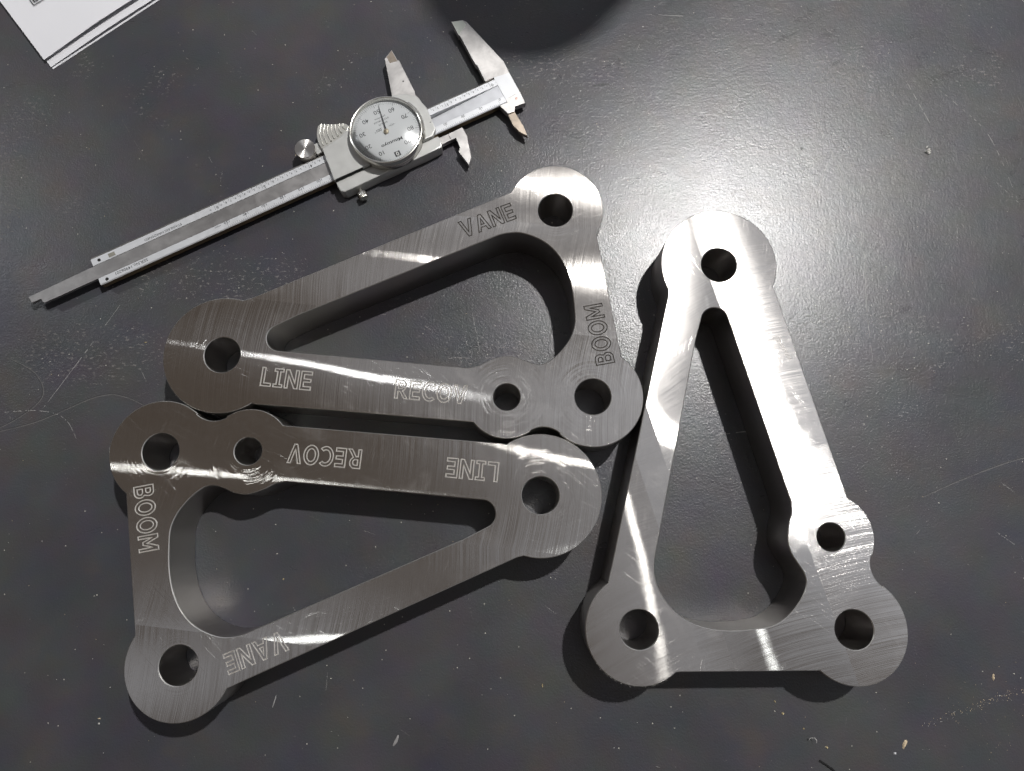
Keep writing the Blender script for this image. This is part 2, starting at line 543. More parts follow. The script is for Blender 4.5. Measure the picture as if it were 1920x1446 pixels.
def build_plate(name, pose, mirror, mats, engraved, seed):
    rnd = random.Random(seed)
    root = empty(name, (pose[0] * MM, pose[1] * MM, 0), pose[2])
    c = 0.32
    sgn = -1 if mirror else 1
    out, poc = outer_loop(), pocket_loop()
    holes = [circle(*h[0], h[1], 64) for h in HOLES]
    def wob(loop, amp):
        n = len(loop)
        ph = [rnd.uniform(0, 6.28) for _ in range(4)]
        return [(p[0] + amp * rnd.uniform(-1, 1), p[1] + amp * rnd.uniform(-1, 1)) for p in loop]
    loops = [(out, 1)] + [(poc if poly_area(poc) > 0 else poc[::-1], -1)] + [(h, -1) for h in holes]
    top = [wob(offset(l, c * s_), 0.012) for l, s_ in loops]
    bot = [offset(l, c * s_) for l, s_ in loops]
    # ---- top face with engraved grooves, triangulated once
    verts, edges, zs, tagv = [], [], [], []
    def put(loop, z, t, dx=0.0):
        b = len(verts)
        n = len(loop)
        for p in loop:
            verts.append(Vector(p)); zs.append(z); tagv.append(t)
        for i in range(n): edges.append((b + i, b + (i + 1) % n))
    for l in top: put(l, TH, -1)
    if engraved:
        for wi, (w, b, a, hh, ww) in enumerate(WORDS):
            for lp in word_loops(w, b, a, hh, ww):
                g = 0.26
                put(offset(lp, g), TH, -1)
                put(offset(lp, -g), TH, -1)
                put([(p[0] + rnd.uniform(-.05, .05), p[1] + rnd.uniform(-.05, .05)) for p in lp], TH - 0.40 + rnd.uniform(-.04, .04), wi)
    cv, ce, cf, ov, oe, of_ = delaunay_2d_cdt(verts, edges, [], 0, 1e-5, True)
    Z, T = [], []
    for i, o in enumerate(ov):
        if len(o):
            Z.append(min(zs[k] for k in o)); T.append(max(tagv[k] for k in o))
        else:
            Z.append(TH - 0.15); T.append(-1)
    body = MB(); words = [MB() for _ in WORDS]
    ftop, fw = [], [[] for _ in WORDS]
    for f in cf:
        cx = sum(cv[i][0] for i in f) / 3; cy = sum(cv[i][1] for i in f) / 3
        if not inside((cx, cy), top[0]): continue
        if any(inside((cx, cy), t) for t in top[1:]): continue
        t = max(T[i] for i in f)
        if t >= 0: fw[t].append(tuple(f))
        else: ftop.append(tuple(f))
    def fl(f): return tuple(reversed(f)) if mirror else f
    def vv(x, y, z): return (sgn * x, y, z)
    P3 = [vv(cv[i][0], cv[i][1], Z[i]) for i in range(len(cv))]
    body.add(P3, [fl(f) for f in ftop], 0)
    for wi, fs in enumerate(fw):
        used = {}
        vs = []
        F = []
        for f in fs:
            for i in f:
                if i not in used: used[i] = len(vs); vs.append(P3[i])
            F.append(fl(tuple(used[i] for i in f)))
        if F:
            words[wi].add(vs, F, 0)
    # ---- walls
    for (l, s_), tl, bl in zip(loops, top, bot):
        n = len(l)
        rings = [[vv(x, y, 0) for x, y in bl], [vv(x, y, c) for x, y in l], [vv(x, y, TH - c) for x, y in l], [vv(x, y, TH) for x, y in tl]]
        for k in range(3):
            vs = rings[k] + rings[k + 1]
            F = []
            for i in range(n):
                j = (i + 1) % n
                f = (i, j, n + j, n + i) if s_ > 0 else (j, i, n + i, n + j)
                F.append(fl(f))
            body.add(vs, F, 2 if k == 2 else 1)
    # ---- underside
    v2, e2 = [], []
    for l in bot:
        b = len(v2); v2 += [Vector(p) for p in l]
        e2 += [(b + i, b + (i + 1) % len(l)) for i in range(len(l))]
    cv2, _, cf2, _, _, _ = delaunay_2d_cdt(v2, e2, [], 0, 1e-5, True)
    F = []
    for f in cf2:
        cx = sum(cv2[i][0] for i in f) / 3; cy = sum(cv2[i][1] for i in f) / 3
        if inside((cx, cy), bot[0]) and not any(inside((cx, cy), t) for t in bot[1:]): F.append(fl(tuple(reversed(f))))
    body.add([vv(p[0], p[1], 0) for p in cv2], F, 1)
    o = body.build('plate_body', mats[:3], root, smooth=28)
    for (w, *_), m in zip(WORDS, words):
        if m.f:
            m.build('engraved_lettering', mats[3] if w in ('LINE', 'RECOV') else mats[4], root, smooth=0, label='word %s cut in outline into the plate face' % w)
    return root

def plate_top_material(name, mirror, passes, swirls, seed, wide=0.5, tone=1.0, ani=0.90, haze=0.2, scf=1.0):
    """milled face: passes = list of (y_end, tilt across, mark centre y, roughness, brightness)"""
    n = NT(name)
    X, Y, Z, vec = n.objmm()
    if mirror: X = -X
    # piecewise values per cutter pass
    def piece(idx):
        val = None
        prev = passes[0][idx]
        acc = None
        for k in range(1, len(passes)):
            m = Y.gt(passes[k - 1][0])
            d = passes[k][idx] - passes[k - 1][idx]
            term = m * d
            acc = term if acc is None else acc + term
        return (acc + prev) if acc is not None else (X * 0.0 + prev)
    tilt, yc, rgh, bri = piece(1), piece(2), piece(3), piece(4)
    R = 170.0
    t = ((Y - yc) * (1.0 / R)).mn(0.85).mx(-0.85)
    t = t + piece(5) * n.step(X, 95, 45) + piece(6)
    sphi = t
    cphi = (1.0 - t * t).sqrt()
    g = X + cphi * R                           # distance along the feed, following the cutter arc
    lowf = n.noise(n.xyz(g * 0.35, Y * 0.004, 3.0 + seed), 1.0, 2.0)
    hif = n.noise(n.xyz(g * 3.1, Y * 0.02, seed), 1.0, 2.0, 0.6)
    mid = n.noise(n.xyz(X * 0.02 + seed, Y * 0.02, 7.0), 1.0, 3.0)
    brk = n.noise(n.xyz(X * 0.5, Y * 0.5, 11.0 + seed), 1.0, 3.0)
    along = (hif - 0.5) * wide + (lowf - 0.5) * 0.04
    across = tilt + (n.noise(n.xyz(g * 0.12, Y * 0.35, 5.0 + seed), 1.0, 2.0) - 0.5) * 0.0025 + (mid - 0.5) * 0.007
    nx = cphi * along - sphi * across
    ny = sphi * along + cphi * across
    # handling scuffs: thin random strokes in three directions
    scuff = None
    for k, (a, th) in enumerate(((0.5, .70), (1.35, .71), (2.5, .70), (-0.35, .72))):
        u = X * cos(a) + Y * sin(a); v = Y * cos(a) - X * sin(a)
        s_ = n.noise(n.xyz(u * 0.06 + 9.0 * k + seed, v * 5.5, k * 3.1), 1.0, 1.0)
        area = n.step(n.noise(n.xyz(X * 0.022 + k * 5.0, Y * 0.022, seed * 1.7 + k), 1.0, 2.0), 0.47, 0.62)
        m = n.step(s_, th - 0.03, th + 0.02) * area
        nx = nx + m * (-sin(a) * 0.024 * scf)
        ny = ny + m * (cos(a) * 0.024 * scf)
        scuff = m if scuff is None else scuff.mx(m)
    # round rub marks about some holes
    for (cx, cy, r0, r1, amp) in swirls:
        dx = X - cx; dy = Y - cy
        d = (dx * dx + dy * dy).sqrt()
        msk = n.step(d, r1, r1 - 5) * n.step(n.noise(n.xyz(X * 0.08, Y * 0.08, cx), 1.0, 2.0), 0.35, 0.6)
        rr = n.noise(n.xyz(d * 2.3, cx, n.math('ARCTAN2', dy, dx) * 0.5), 1.0, 2.0)
        w = (rr - 0.5) * msk * amp
        nx = nx + w * (dx / d); ny = ny + w * (dy / d)
    sx = -1.0 if mirror else 1.0
    nv = n.xyz(nx * sx, ny, 1.0)
    def w(vecsock, typ='NORMAL'):
        tr = n.t.nodes.new('ShaderNodeVectorTransform'); tr.vector_type = typ
        tr.convert_from = 'OBJECT'; tr.convert_to = 'WORLD'
        n.link(vecsock, tr.inputs[0])
        nn = n.t.nodes.new('ShaderNodeVectorMath'); nn.operation = 'NORMALIZE'
        n.link(tr.outputs[0], nn.inputs[0])
        return nn.outputs[0]
    N = w(nv)
    Tn = w(n.xyz(-sphi * sx, cphi, 0.0), 'VECTOR')
    smear = n.step(n.noise(vec, 0.03, 4.0, 0.6, 0.6), 0.55, 0.75)
    fil = n.noise(vec, 0.5, 4.0, 0.7)
    r1 = rgh * 0.80 + smear * 0.010 + (brk - 0.5) * 0.015
    col = n.mixc(n.noise(vec, 0.02, 2.0), (0.80 * tone, 0.76 * tone, 0.72 * tone), (0.88 * tone, 0.85 * tone, 0.82 * tone))
    mulc = n.t.nodes.new('ShaderNodeVectorMath'); mulc.operation = 'SCALE'
    n.link(col, mulc.inputs[0]); n.setin(mulc.inputs['Scale'], bri * (hif * 0.34 + 0.83) * (1.0 - scuff * 0.12))
    ga = n.t.nodes.new('ShaderNodeBsdfAnisotropic')
    ga.distribution = 'BECKMANN'
    n.link(mulc.outputs[0], ga.inputs['Color']); n.setin(ga.inputs['Roughness'], r1)
    ga.inputs['Anisotropy'].default_value = ani
    n.link(N, ga.inputs['Normal']); n.link(Tn, ga.inputs['Tangent'])
    gb = n.t.nodes.new('ShaderNodeBsdfAnisotropic')
    gb.distribution = 'BECKMANN'
    n.link(mulc.outputs[0], gb.inputs['Color']); n.setin(gb.inputs['Roughness'], r1 * 1.9)
    gb.inputs['Anisotropy'].default_value = 0.66
    n.link(N, gb.inputs['Normal']); n.link(Tn, gb.inputs['Tangent'])
    m2 = n.t.nodes.new('ShaderNodeMixShader')
    n.setin(m2.inputs[0], (mid * (haze * 1.6) + haze * 0.2).mx(0.02))
    n.link(ga.outputs[0], m2.inputs[1]); n.link(gb.outputs[0], m2.inputs[2])
    A = m2.outputs[0]
    B = n.pbsdf(color=mulc.outputs[0], metal=1.0, rough=0.50, normal=N)
    mx = n.t.nodes.new('ShaderNodeMixShader')
    n.setin(mx.inputs[0], (smear * 0.06 + scuff * 0.14 + fil * 0.03 + 0.01).mn(0.9))
    n.link(A, mx.inputs[1]); n.link(B, mx.inputs[2])
    return n.done(mx.outputs[0])

def wall_material(name):
    n = NT(name)
    X, Y, Z, vec = n.objmm()
    lines = n.noise(n.xyz(X * 0.05, Y * 0.05, Z * 2.5), 1.0, 3.0)
    st = n.noise(n.xyz(X * 1.6, Y * 1.6, Z * 0.02), 1.0, 2.0)
    nrm = n.bump(lines + st * 0.5, 1.0, 0.012 * MM)
    return n.done(n.pbsdf(color=(0.50, 0.475, 0.45), metal=1.0, rough=n.noise(vec, 0.05) * 0.15 + 0.24, normal=nrm))

m_wall = wall_material('milled_steel_side')
m_cham = simple('steel_edge_break', (0.72, 0.70, 0.66), metal=1.0, rough=0.38, var=0.12)
m_engr = simple('engraving_cut', (0.84, 0.82, 0.79), metal=1.0, rough=0.48, bumpamp=0.03, bscale=2.5)
m_engr_dark = simple('engraving_cut_shaded', (0.16, 0.15, 0.14), metal=0.8, rough=0.45, bumpamp=0.05, bscale=2.0)  # darker copy of the cut steel, groove shade put into its colour
def pmat(name, cut=None, **kw): return [plate_top_material(name, **kw), m_wall, m_cham, m_engr, cut or m_engr]

U = build_plate('steel_bracket_plate', (-133.45, 72.29, -0.1144), False,
    pmat('milled_steel_upper', cut=m_engr_dark, mirror=False, wide=0.30, haze=0.035,
         passes=[(28.2, 0.0, 2, .112, .95, 0.0, 0.0), (80.2, 0.026, 54, .125, 1.05, 0.0, 0.0), (999, -0.040, 104, .14, 1.08, 0.0, 0.0)],
         swirls=[(*BOOM, 9, 20, .22), (*RECOV, 6, 30, .14), (*LINE, 9, 24, .06), (*VANE, 8, 18, .06)], seed=1.0), True, 1)
tag(U, 'shiny steel triangular bracket plate lying between the caliper and the lower left bracket', 'steel bracket', 'milled steel bracket plates')
Lp = build_plate('steel_bracket_plate', (12.64, 8.37, 3.0283), False,
    pmat('milled_steel_lower', mirror=False, wide=0.32, haze=0.04,
         passes=[(24.5, 0.0, 0, .120, .95, 0.0, 0.0), (74, 0.006, 50, .125, .93, 0.0, 0.0), (999, 0.0, 100, .115, .90, 0.0, 0.0)],
         swirls=[(*BOOM, 9, 20, .02), (*RECOV, 6, 20, .07), (*LINE, 8, 22, .07), (*VANE, 8, 16, .06)], seed=4.0, tone=0.97), True, 2)
tag(Lp, 'steel triangular bracket plate at lower left with upside down engraved words', 'steel bracket', 'milled steel bracket plates')
Rp = build_plate('steel_bracket_plate', (97.66, 115.81, 1.8596), True,
    pmat('milled_steel_blank_face', mirror=True, wide=0.34, haze=0.007, scf=0.8,
         passes=[(6.5, 0.010, -5, .124, 1.04, 0.0, -0.05), (54.4, -0.028, 30, .132, .84, 0.32, 0.0), (66.4, -0.03, 60, .135, .95, 0.1, 0.0), (999, 0.0, 75, .140, 1.0, 0.0, 0.05)],
         swirls=[], seed=9.0), False, 3)
mb = MB()
for i in range(15):      # a ladder of short cutter dents on the blank face
    t = i / 14.0
    yy_, xx_ = -13.6 - 2.2 * t, 40.5 + 11.5 * t
    half = 1.9 if i < 2 else 0.9
    mb.box(-(xx_ + 0.28), -xx_, yy_ - half, yy_ + half, TH - 0.02, TH + 0.05)
mb.build('cutter_dents', m_engr_dark, Rp, smooth=0)
tag(Rp, 'bright steel bracket plate without words standing tip up on the right', 'steel bracket', 'milled steel bracket plates')

# ------------------------------------------------------------------ flat lettering helper
_cache = {}
def glyphs(txt, bold=False):
    """filled 2D outlines of a line of text, 1 unit high caps, origin at its left baseline"""
    key = (txt, bold)
    if key in _cache: return _cache[key]
    cu = bpy.data.curves.new('lettering', 'FONT')
    cu.body = txt
    cu.size = 1.0
    cu.resolution_u = 3
    cu.offset = 0.022 if bold else 0.004
    ob = bpy.data.objects.new('lettering', cu)
    COL.objects.link(ob)
    dg = bpy.context.evaluated_depsgraph_get()
    me = ob.evaluated_get(dg).to_mesh()
    vs = [(v.co.x / 0.72, v.co.y / 0.72) for v in me.vertices]
    fs = [tuple(p.vertices) for p in me.polygons]
    ob.evaluated_get(dg).to_mesh_clear()
    bpy.data.objects.remove(ob); bpy.data.curves.remove(cu)
    x0 = min(v[0] for v in vs); x1 = max(v[0] for v in vs)
    vs = [(v[0] - x0, v[1]) for v in vs]
    _cache[key] = (vs, fs, x1 - x0)
    return _cache[key]

def put_text(mb, txt, cx, cy, h, z, angle=180.0, mi=0, bold=False, squeeze=1.0, width=None):
    """centre the text on (cx, cy), cap height h"""
    vs, fs, w = glyphs(txt, bold)
    sx = h * squeeze if width is None else width / w
    a = radians(angle)
    P = []
    for (x, y) in vs:
        X = (x - w / 2) * sx; Y = (y - 0.5) * h
        P.append((cx + X * cos(a) - Y * sin(a), cy + X * sin(a) + Y * cos(a), z))
    mb.add(P, fs, mi)

def quad(mb, x0, x1, y0, y1, z, mi=0):
    mb.add([(x0, y0, z), (x1, y0, z), (x1, y1, z), (x0, y1, z)], [(0, 1, 2, 3)], mi)

# ------------------------------------------------------------------ dial caliper
m_satin = simple('satin_chrome', (0.63, 0.64, 0.66), metal=0.55, rough=0.42, var=0.04)
m_panel = simple('pale_channel_steel', (0.60, 0.61, 0.64), metal=0.7, rough=0.42, var=0.10)
m_cast = simple('satin_cast_silver', (0.50, 0.50, 0.485), metal=0.5, rough=0.40, var=0.10, bumpamp=0.02, bscale=1.6)
m_rub = simple('thumb_rest_silver', (0.60, 0.59, 0.55), metal=0.7, rough=0.32, var=0.08)
m_bright = simple('polished_rim_metal', (0.80, 0.78, 0.72), metal=1.0, rough=0.22, var=0.06)
m_ink = simple('black_print', (0.03, 0.03, 0.032), rough=0.6)
m_dial = simple('dial_face_silver', (0.49, 0.50, 0.505), metal=0.15, rough=0.55)
m_hole = simple('dark_recess', (0.01, 0.01, 0.01), rough=0.8)

def ground_steel(name, col, rough, seed):
    n = NT(name)
    X, Y, Z, vec = n.objmm()
    a = n.noise(n.xyz(X * 0.25 + seed, Y * 2.4, Z), 1.0, 3.0)
    b = n.noise(n.xyz(X * 2.2, Y * 0.25 + seed, Z), 1.0, 3.0)
    blot = n.noise(vec, 0.10, 4.0, 0.65, 0.5)
    c = n.mixc(n.step(blot, 0.3, 0.75), tuple(k * 0.72 for k in col), col)
    nrm = n.bump(a + b * 0.8, 1.0, 0.012 * MM)
    return n.done(n.pbsdf(color=c, metal=0.92, rough=blot * 0.16 + rough - 0.06, normal=nrm))
m_ground = ground_steel('ground_steel', (0.60, 0.575, 0.54), 0.34, 2.0)
m_jaw = ground_steel('ground_jaw_steel', (0.62, 0.60, 0.585), 0.40, 6.0)
m_blade = ground_steel('bronzed_blade_steel', (0.46, 0.39, 0.32), 0.30, 8.0)
m_side = ground_steel('brown_reflection_beam_side', (0.30, 0.22, 0.13), 0.34, 5.0)  # brown reflected by the beam side, put into its base colour
m_rod = ground_steel('grey_depth_rod_steel', (0.44, 0.425, 0.42), 0.36, 3.0)

cal = tag(empty('dial_caliper', (-12.07 * MM, 223.65 * MM, 0), radians(26.425)),
          'silver dial caliper with its jaws partly open, lying above the upper bracket', 'caliper')

SX = 2.6
# beam: one profile swept along x
prof = [(2.5, 2.5), (2.5, 5.0), (1.25, 5.95), (1.15, 6.0), (-2.5, 6.0), (-2.6, 5.9), (-2.6, 4.3), (-9.8, 4.3), (-9.8, 5.9), (-9.9, 6.0),
        (-13.2, 6.0), (-13.65, 5.6), (-13.7, 5.4), (-13.7, 2.5)]
mb = MB()
n_ = len(prof)
xs = [(-222.4, 3.0), (-36.0, 3.0), (3.8, 5.75)]          # the channel floor runs out towards the jaw
rings = [[(x, y, (zf_ if z == 4.3 else z)) for y, z in prof] for x, zf_ in xs]
for r_ in range(2):
    for i in range(n_):
        j = (i + 1) % n_
        p, q = prof[i], prof[j]
        mi = 0
        if q[0] == 1.25 or q[1] == 5.0: mi = 1
        if p[1] == 4.3 and q[1] == 4.3: mi = 3
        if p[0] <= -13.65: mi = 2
        mb.add([rings[r_][i], rings[r_][j], rings[r_ + 1][j], rings[r_ + 1][i]], [(0, 3, 2, 1)], mi)
mb.add(rings[0], [tuple(range(n_))], 0); mb.add(rings[2], [tuple(range(n_ - 1, -1, -1))], 0)
beam = mb.build('beam', [m_satin, m_ground, m_side, m_panel], cal, smooth=0)
mb = MB()
for (hx, hy) in ((-218.6, -0.8), (-218.5, -12.0)): mb.lathe([(0.85, 6.0), (0.85, 6.02)], hx, hy, 24)
mb.build('pin_hole', m_hole, beam, smooth=0)

# printed scales
mb = MB()
zt = 6.03
for i in range(0, 61):
    x = -SX * i
    if -95.4 < x < -35.8: continue
    w = 0.13
    quad(mb, x - w / 2, x + w / 2, (-1.9 if i % 10 == 0 else -0.35), 1.1, zt)
    lab = str(i // 10) if i % 10 == 0 else str(i % 10)
    if i % 10 == 0: put_text(mb, lab, x + 1.25, -1.15, 1.8, zt)
    else: put_text(mb, lab, x + 0.95, -0.45, 1.15, zt)
put_text(mb, 'in', -158.4, -1.0, 0.9, zt)
put_text(mb, 'STAINLESS HARDENED', -184.4, -1.2, 1.25, zt, width=20.0)
mb2 = MB()
for i in range(0, 151):
    x = -SX * 10 * i / 25.4
    if -95.4 < x < -36.2: continue
    y1 = -10.9 if i % 10 == 0 else (-11.7 if i % 5 == 0 else -12.25)
    quad(mb2, x - 0.055, x + 0.055, -13.15, y1, zt)
    if i % 10 == 0:
        s_ = str(i)
        put_text(mb2, s_, x + (1.0 if i == 0 else 0.0), -10.6, 1.25, zt, squeeze=1.25)
put_text(mb2, 'mm', -158.6, -10.9, 1.0, zt, squeeze=1.5)
put_text(mb2, 'SER.No.14906201', -205.2, -11.4, 1.6, zt, width=17.0)
tag(mb.build('inch_scale_print', m_ink, beam, smooth=0), kind='stuff')
tag(mb2.build('millimetre_scale_print', m_ink, beam, smooth=0), kind='stuff')
mb = MB()
mb.box(-213.6, -210.2, -1.9, 0.2, 6.0, 6.05)
mb.build('worn_date_stamp', simple('worn_tan_stamp', (0.22, 0.21, 0.18), metal=0.3, rough=0.6, var=0.5), beam)

# depth rod: rides in the channel and sticks out past the beam
mb = MB()
mb.prism([(-256.9, -3.4), (-256.3, -7.0), (-251.6, -7.0), (-251.2, -9.1), (-250.7, -9.7), (-249.6, -9.75), (-37.0, -9.75), (-37.0, -2.65), (-222, -2.65)],
         4.35, 5.85, 0, bev=0.12)
mb.build('depth_rod', m_rod, cal)

# fixed jaw with chrome panel, big jaw tip and small inside blade
mb = MB()
mb.prism([(-1.1, 2.5), (-0.9, 12.6), (-1.5, 14.0), (-1.4, 33.0), (-2.0, 33.3), (-1.9, 42.6), (4.0, 40.9), (5.5, 38.9), (12.9, 8.7),
          (12.6, 1.6), (12.6, -11.3), (12.3, -18.3), (6.3, -17.5), (5.2, -19.9), (1.3, -19.8), (-0.6, -13.7), (3.8, -13.7), (3.8, 2.5)],
         2.5, 6.0, 0, bev=0.18)
fj = mb.build('fixed_jaw', m_jaw, cal)
mb = MB(); mb.prism([(3.9, 2.4), (12.3, 1.35), (12.3, -11.1), (3.9, -11.8)], 6.0, 6.04)
mb.build('chrome_panel', m_satin, fj)
mb = MB(); mb.prism([(-1.8, 33.5), (-1.7, 42.3), (3.9, 40.6), (4.6, 37.4), (1.6, 35.6), (-0.6, 34.2)], 6.0, 6.035)
mb.build('jaw_tip', simple('pale_carbide_tip', (0.60, 0.62, 0.56), metal=0.8, rough=0.3, var=0.05), fj)
mb = MB(); mb.prism([(1.3, -19.9), (0.9, -26.5), (2.4, -31.7), (5.0, -35.3), (5.7, -29.4), (5.2, -20.0)], 3.0, 5.2, 0, bev=0.15)
mb.build('inside_jaw_blade', m_blade, fj)
mb = MB(); mb.lathe([(0.75, 6.0), (0.75, 6.04), (0.4, 6.06)], 9.3, -13.9, 24)
mb.build('rivet', simple('coppery_rivet', (0.62, 0.42, 0.38), metal=0.9, rough=0.35), fj)

# movable jaw
mb = MB()
mb.prism([(-43.3, 38.2), (-37.8, 41.3), (-37.5, 34.3), (-36.8, 34.0), (-37.1, 13.6), (-37.6, 11.6), (-36.8, 9.2), (-36.0, 3.0), (-56.0, 3.0), (-48.8, 17.2)],
         2.5, 6.1, 0, bev=0.18)
mj = mb.build('movable_jaw', m_jaw, cal)
mb = MB(); mb.prism([(-41.9, 38.6), (-38.0, 40.9), (-37.8, 34.0), (-41.8, 34.6)], 6.1, 6.14)
mb.build('jaw_tip', m_blade, mj)
mb = MB(); mb.lathe([(0.45, 6.1), (0.45, 6.12)], -40.0, 21.7, 20); mb.build('pin_hole', m_hole, mj, smooth=0)
mb = MB()
mb.prism([(-38.0, -15.7), (-31.7, -15.7), (-31.7, -19.5), (-38.0, -19.8)], 2.2, 5.0, 0, bev=0.12)
mb.prism([(-31.6, -15.7), (-23.4, -15.5), (-23.3, -21.1), (-26.6, -32.9), (-29.5, -36.1), (-31.1, -27.4), (-29.4, -25.5), (-28.9, -19.5), (-31.6, -19.5)], 2.2, 5.0, 0, bev=0.12)
mb.build('inside_jaw_blade', m_jaw, mj)

# slider body
mb = MB()
mb.prism([(-93.9, 3.2), (-94.6, -6.0), (-95.4, -15.6), (-40.0, -15.6), (-37.0, -12.6), (-36.3, -6.4), (-35.9, 0.2), (-38.0, 8.6), (-42.5, 12.5), (-48.5, 14.5), (-58.0, 13.0), (-77.6, 7.4), (-84, 4.6)],
         6.15, 9.4, 0, bev=0.45)
mb.prism([(-95.0, -15.75), (-95.3, -19.0), (-94.9, -21.6), (-93.0, -22.9), (-84.9, -22.8), (-74.0, -22.6), (-46.1, -22.6), (-38.2, -22.2), (-36.9, -19.0), (-37.2, -15.75)],
         0.6, 7.4, 0, bev=0.6)
mb.box(-94.2, -36.6, -15.6, 2.6, 0.6, 2.3, bev=0.2)
mb.box(-93.8, -37.2, 2.65, 4.6, 0.6, 6.1, bev=0.15)
slider = mb.build('slider_body', m_cast, cal)
mb = MB()
mb.prism([(-94.8, -15.7), (-79.5, -15.62), (-79.5, -15.72), (-94.8, -15.86)], 7.3, 9.42)
mb.build('parting_line', m_hole, slider, smooth=0)
# ribbed thumb rest
mb = MB()
mb.prism(catmull([(-93.95, 3.6), (-94.3, 7.6), (-93.3, 12.2), (-91.2, 16.0), (-90.0, 16.8), (-88.4, 16.6), (-83.0, 13.8), (-77.8, 11.7), (-76.4, 9.2)], 4) +
         catmull([(-78.0, 7.4), (-82.5, 5.0), (-88.0, 3.9), (-93.0, 3.4)], 3), 2.6, 8.3, 0, bev=0.35)
rest = mb.build('thumb_rest', m_rub, cal)
ridges = [((-88.7, 16.4), (-91.7, 11.4), (-92.7, 5.2)), ((-87.2, 15.6), (-90.0, 10.6), (-90.5, 5.2)), ((-85.7, 14.6), (-87.9, 10.4), (-88.0, 5.4)),
          ((-84.0, 13.8), (-85.8, 10.2), (-85.9, 5.9)), ((-82.2, 13.1), (-83.5, 10.2), (-83.6, 6.4)), ((-80.3, 12.4), (-81.6, 10.1), (-81.2, 7.1)), ((-78.5, 11.6), (-79.3, 10.3), (-79.0, 8.5))]
for r in ridges:
    P = catmull(list(r), 7)
    mb = MB()
    m_ = len(P)
    V_ = []
    for i, p in enumerate(P):
        a = P[max(i - 1, 0)]; b = P[min(i + 1, m_ - 1)]
        t = Vector((b[0] - a[0], b[1] - a[1])).normalized(); nn = Vector((-t.y, t.x))
        for k in range(7):
            th = pi * k / 6
            V_.append((p[0] + nn.x * 0.42 * cos(th), p[1] + nn.y * 0.42 * cos(th), 8.28 + 0.75 * sin(th)))
    F = []
    for i in range(m_ - 1):
        for k in range(6): F.append((i * 7 + k, (i + 1) * 7 + k, (i + 1) * 7 + k + 1, i * 7 + k + 1))
    F += [tuple(range(6, -1, -1)), tuple(range((m_ - 1) * 7, m_ * 7))]
    mb.add(V_, [tuple(reversed(f)) for f in F])
    mb.build('grip_rib', m_rub, rest)

# thumb wheel and its bracket
mb = MB(); mb.box(-97.6, -93.9, 3.4, 9.4, 2.4, 6.2, bev=0.3)
mb.build('wheel_bracket', m_cast, cal)
n = NT('turned_end_face')
X, Y, Z, vec = n.objmm()
dx = X + 101.9; dy = Y - 7.4
dd = (dx * dx + dy * dy).sqrt().mx(0.05)
tn = n.t.nodes.new('ShaderNodeVectorTransform'); tn.convert_from = 'OBJECT'; tn.convert_to = 'WORLD'
n.link(n.xyz(dx / dd, dy / dd, 0.0), tn.inputs[0])
gt = n.t.nodes.new('ShaderNodeBsdfAnisotropic'); gt.distribution = 'GGX'
gt.inputs['Color'].default_value = (0.72, 0.69, 0.66, 1); gt.inputs['Roughness'].default_value = 0.36; gt.inputs['Anisotropy'].default_value = 0.6
n.link(tn.outputs[0], gt.inputs['Tangent'])
n.link(n.bump(n.noise(n.xyz(dd * 3.0, 0.0, 0.0), 1.0, 2.0), 1.0, 0.01 * MM), gt.inputs['Normal'])
m_turned = n.done(gt.outputs[0])
mb = MB(); mb.lathe([(4.4, 2.6), (4.9, 3.0), (4.9, 6.6), (4.6, 6.9), (4.6, 7.2), (5.3, 7.4), (5.35, 8.8), (5.1, 9.1), (0.25, 9.05)], -101.9, 7.4, 96, knurl=(2.9, 6.7, 0.28))
mb.build('thumb_wheel', m_turned, cal, smooth=35)

# lock screw below the flange (axis along -y)
def screw(mb, prof, seg=40, kn=None):
    t = MB(); t.lathe(prof, 0, 0, seg, knurl=kn)
    return t
t = MB(); t.lathe([(0.9, 0), (0.9, 2.2), (2.1, 2.4), (2.3, 2.6), (2.3, 5.6), (2.1, 5.85), (0.2, 5.95)], 0, 0, 44, knurl=(2.5, 5.7, 0.22))
t.xform(Matrix.Translation((-85.6, -22.6, 3.6)) @ Matrix.Rotation(radians(90), 4, 'X'))
t.build('lock_screw', m_bright, cal, smooth=35)
t = MB(); t.lathe([(0.5, 0), (0.5, 1.0), (0.9, 1.1), (0.9, 2.4), (0.1, 2.5)], 0, 0, 24, knurl=(1.05, 2.45, 0.12))
t.xform(Matrix.Translation((-60.6, 13.9, 9.8)) @ Matrix.Rotation(radians(-90), 4, 'X'))
t.build('bezel_screw', m_bright, cal, smooth=35)

# dial
CX, CY = -60.6, -4.9
mb = MB()
mb.lathe([(17.6, 6.5), (18.2, 6.9), (18.5, 7.4), (18.5, 10.6), (18.2, 10.8), (18.2, 11.1), (18.7, 11.3), (18.75, 14.2), (18.5, 14.7), (18.1, 14.85), (17.75, 14.7), (17.6, 14.2), (17.5, 12.4)], CX, CY, 128)
mb.f.pop(); mb.mi.pop()
n_seg = 128
bez = mb.build('bezel', m_bright, cal, smooth=40)
mb = MB(); mb.lathe([(17.55, 12.0), (17.55, 12.4)], CX, CY, 96)
face = mb.build('dial_face', m_dial, cal, smooth=0)
def polar_quad(mb, a, r0, r1, w0, w1, z):
    c, s_ = cos(a), sin(a)
    P = []
    for r, w in ((r0, -w0), (r1, -w1), (r1, w1), (r0, w0)):
        P.append((CX + r * c - w * s_, CY + r * s_ + w * c, z))
    mb.add(P, [(0, 1, 2, 3)])
mb = MB()
zf = 12.43
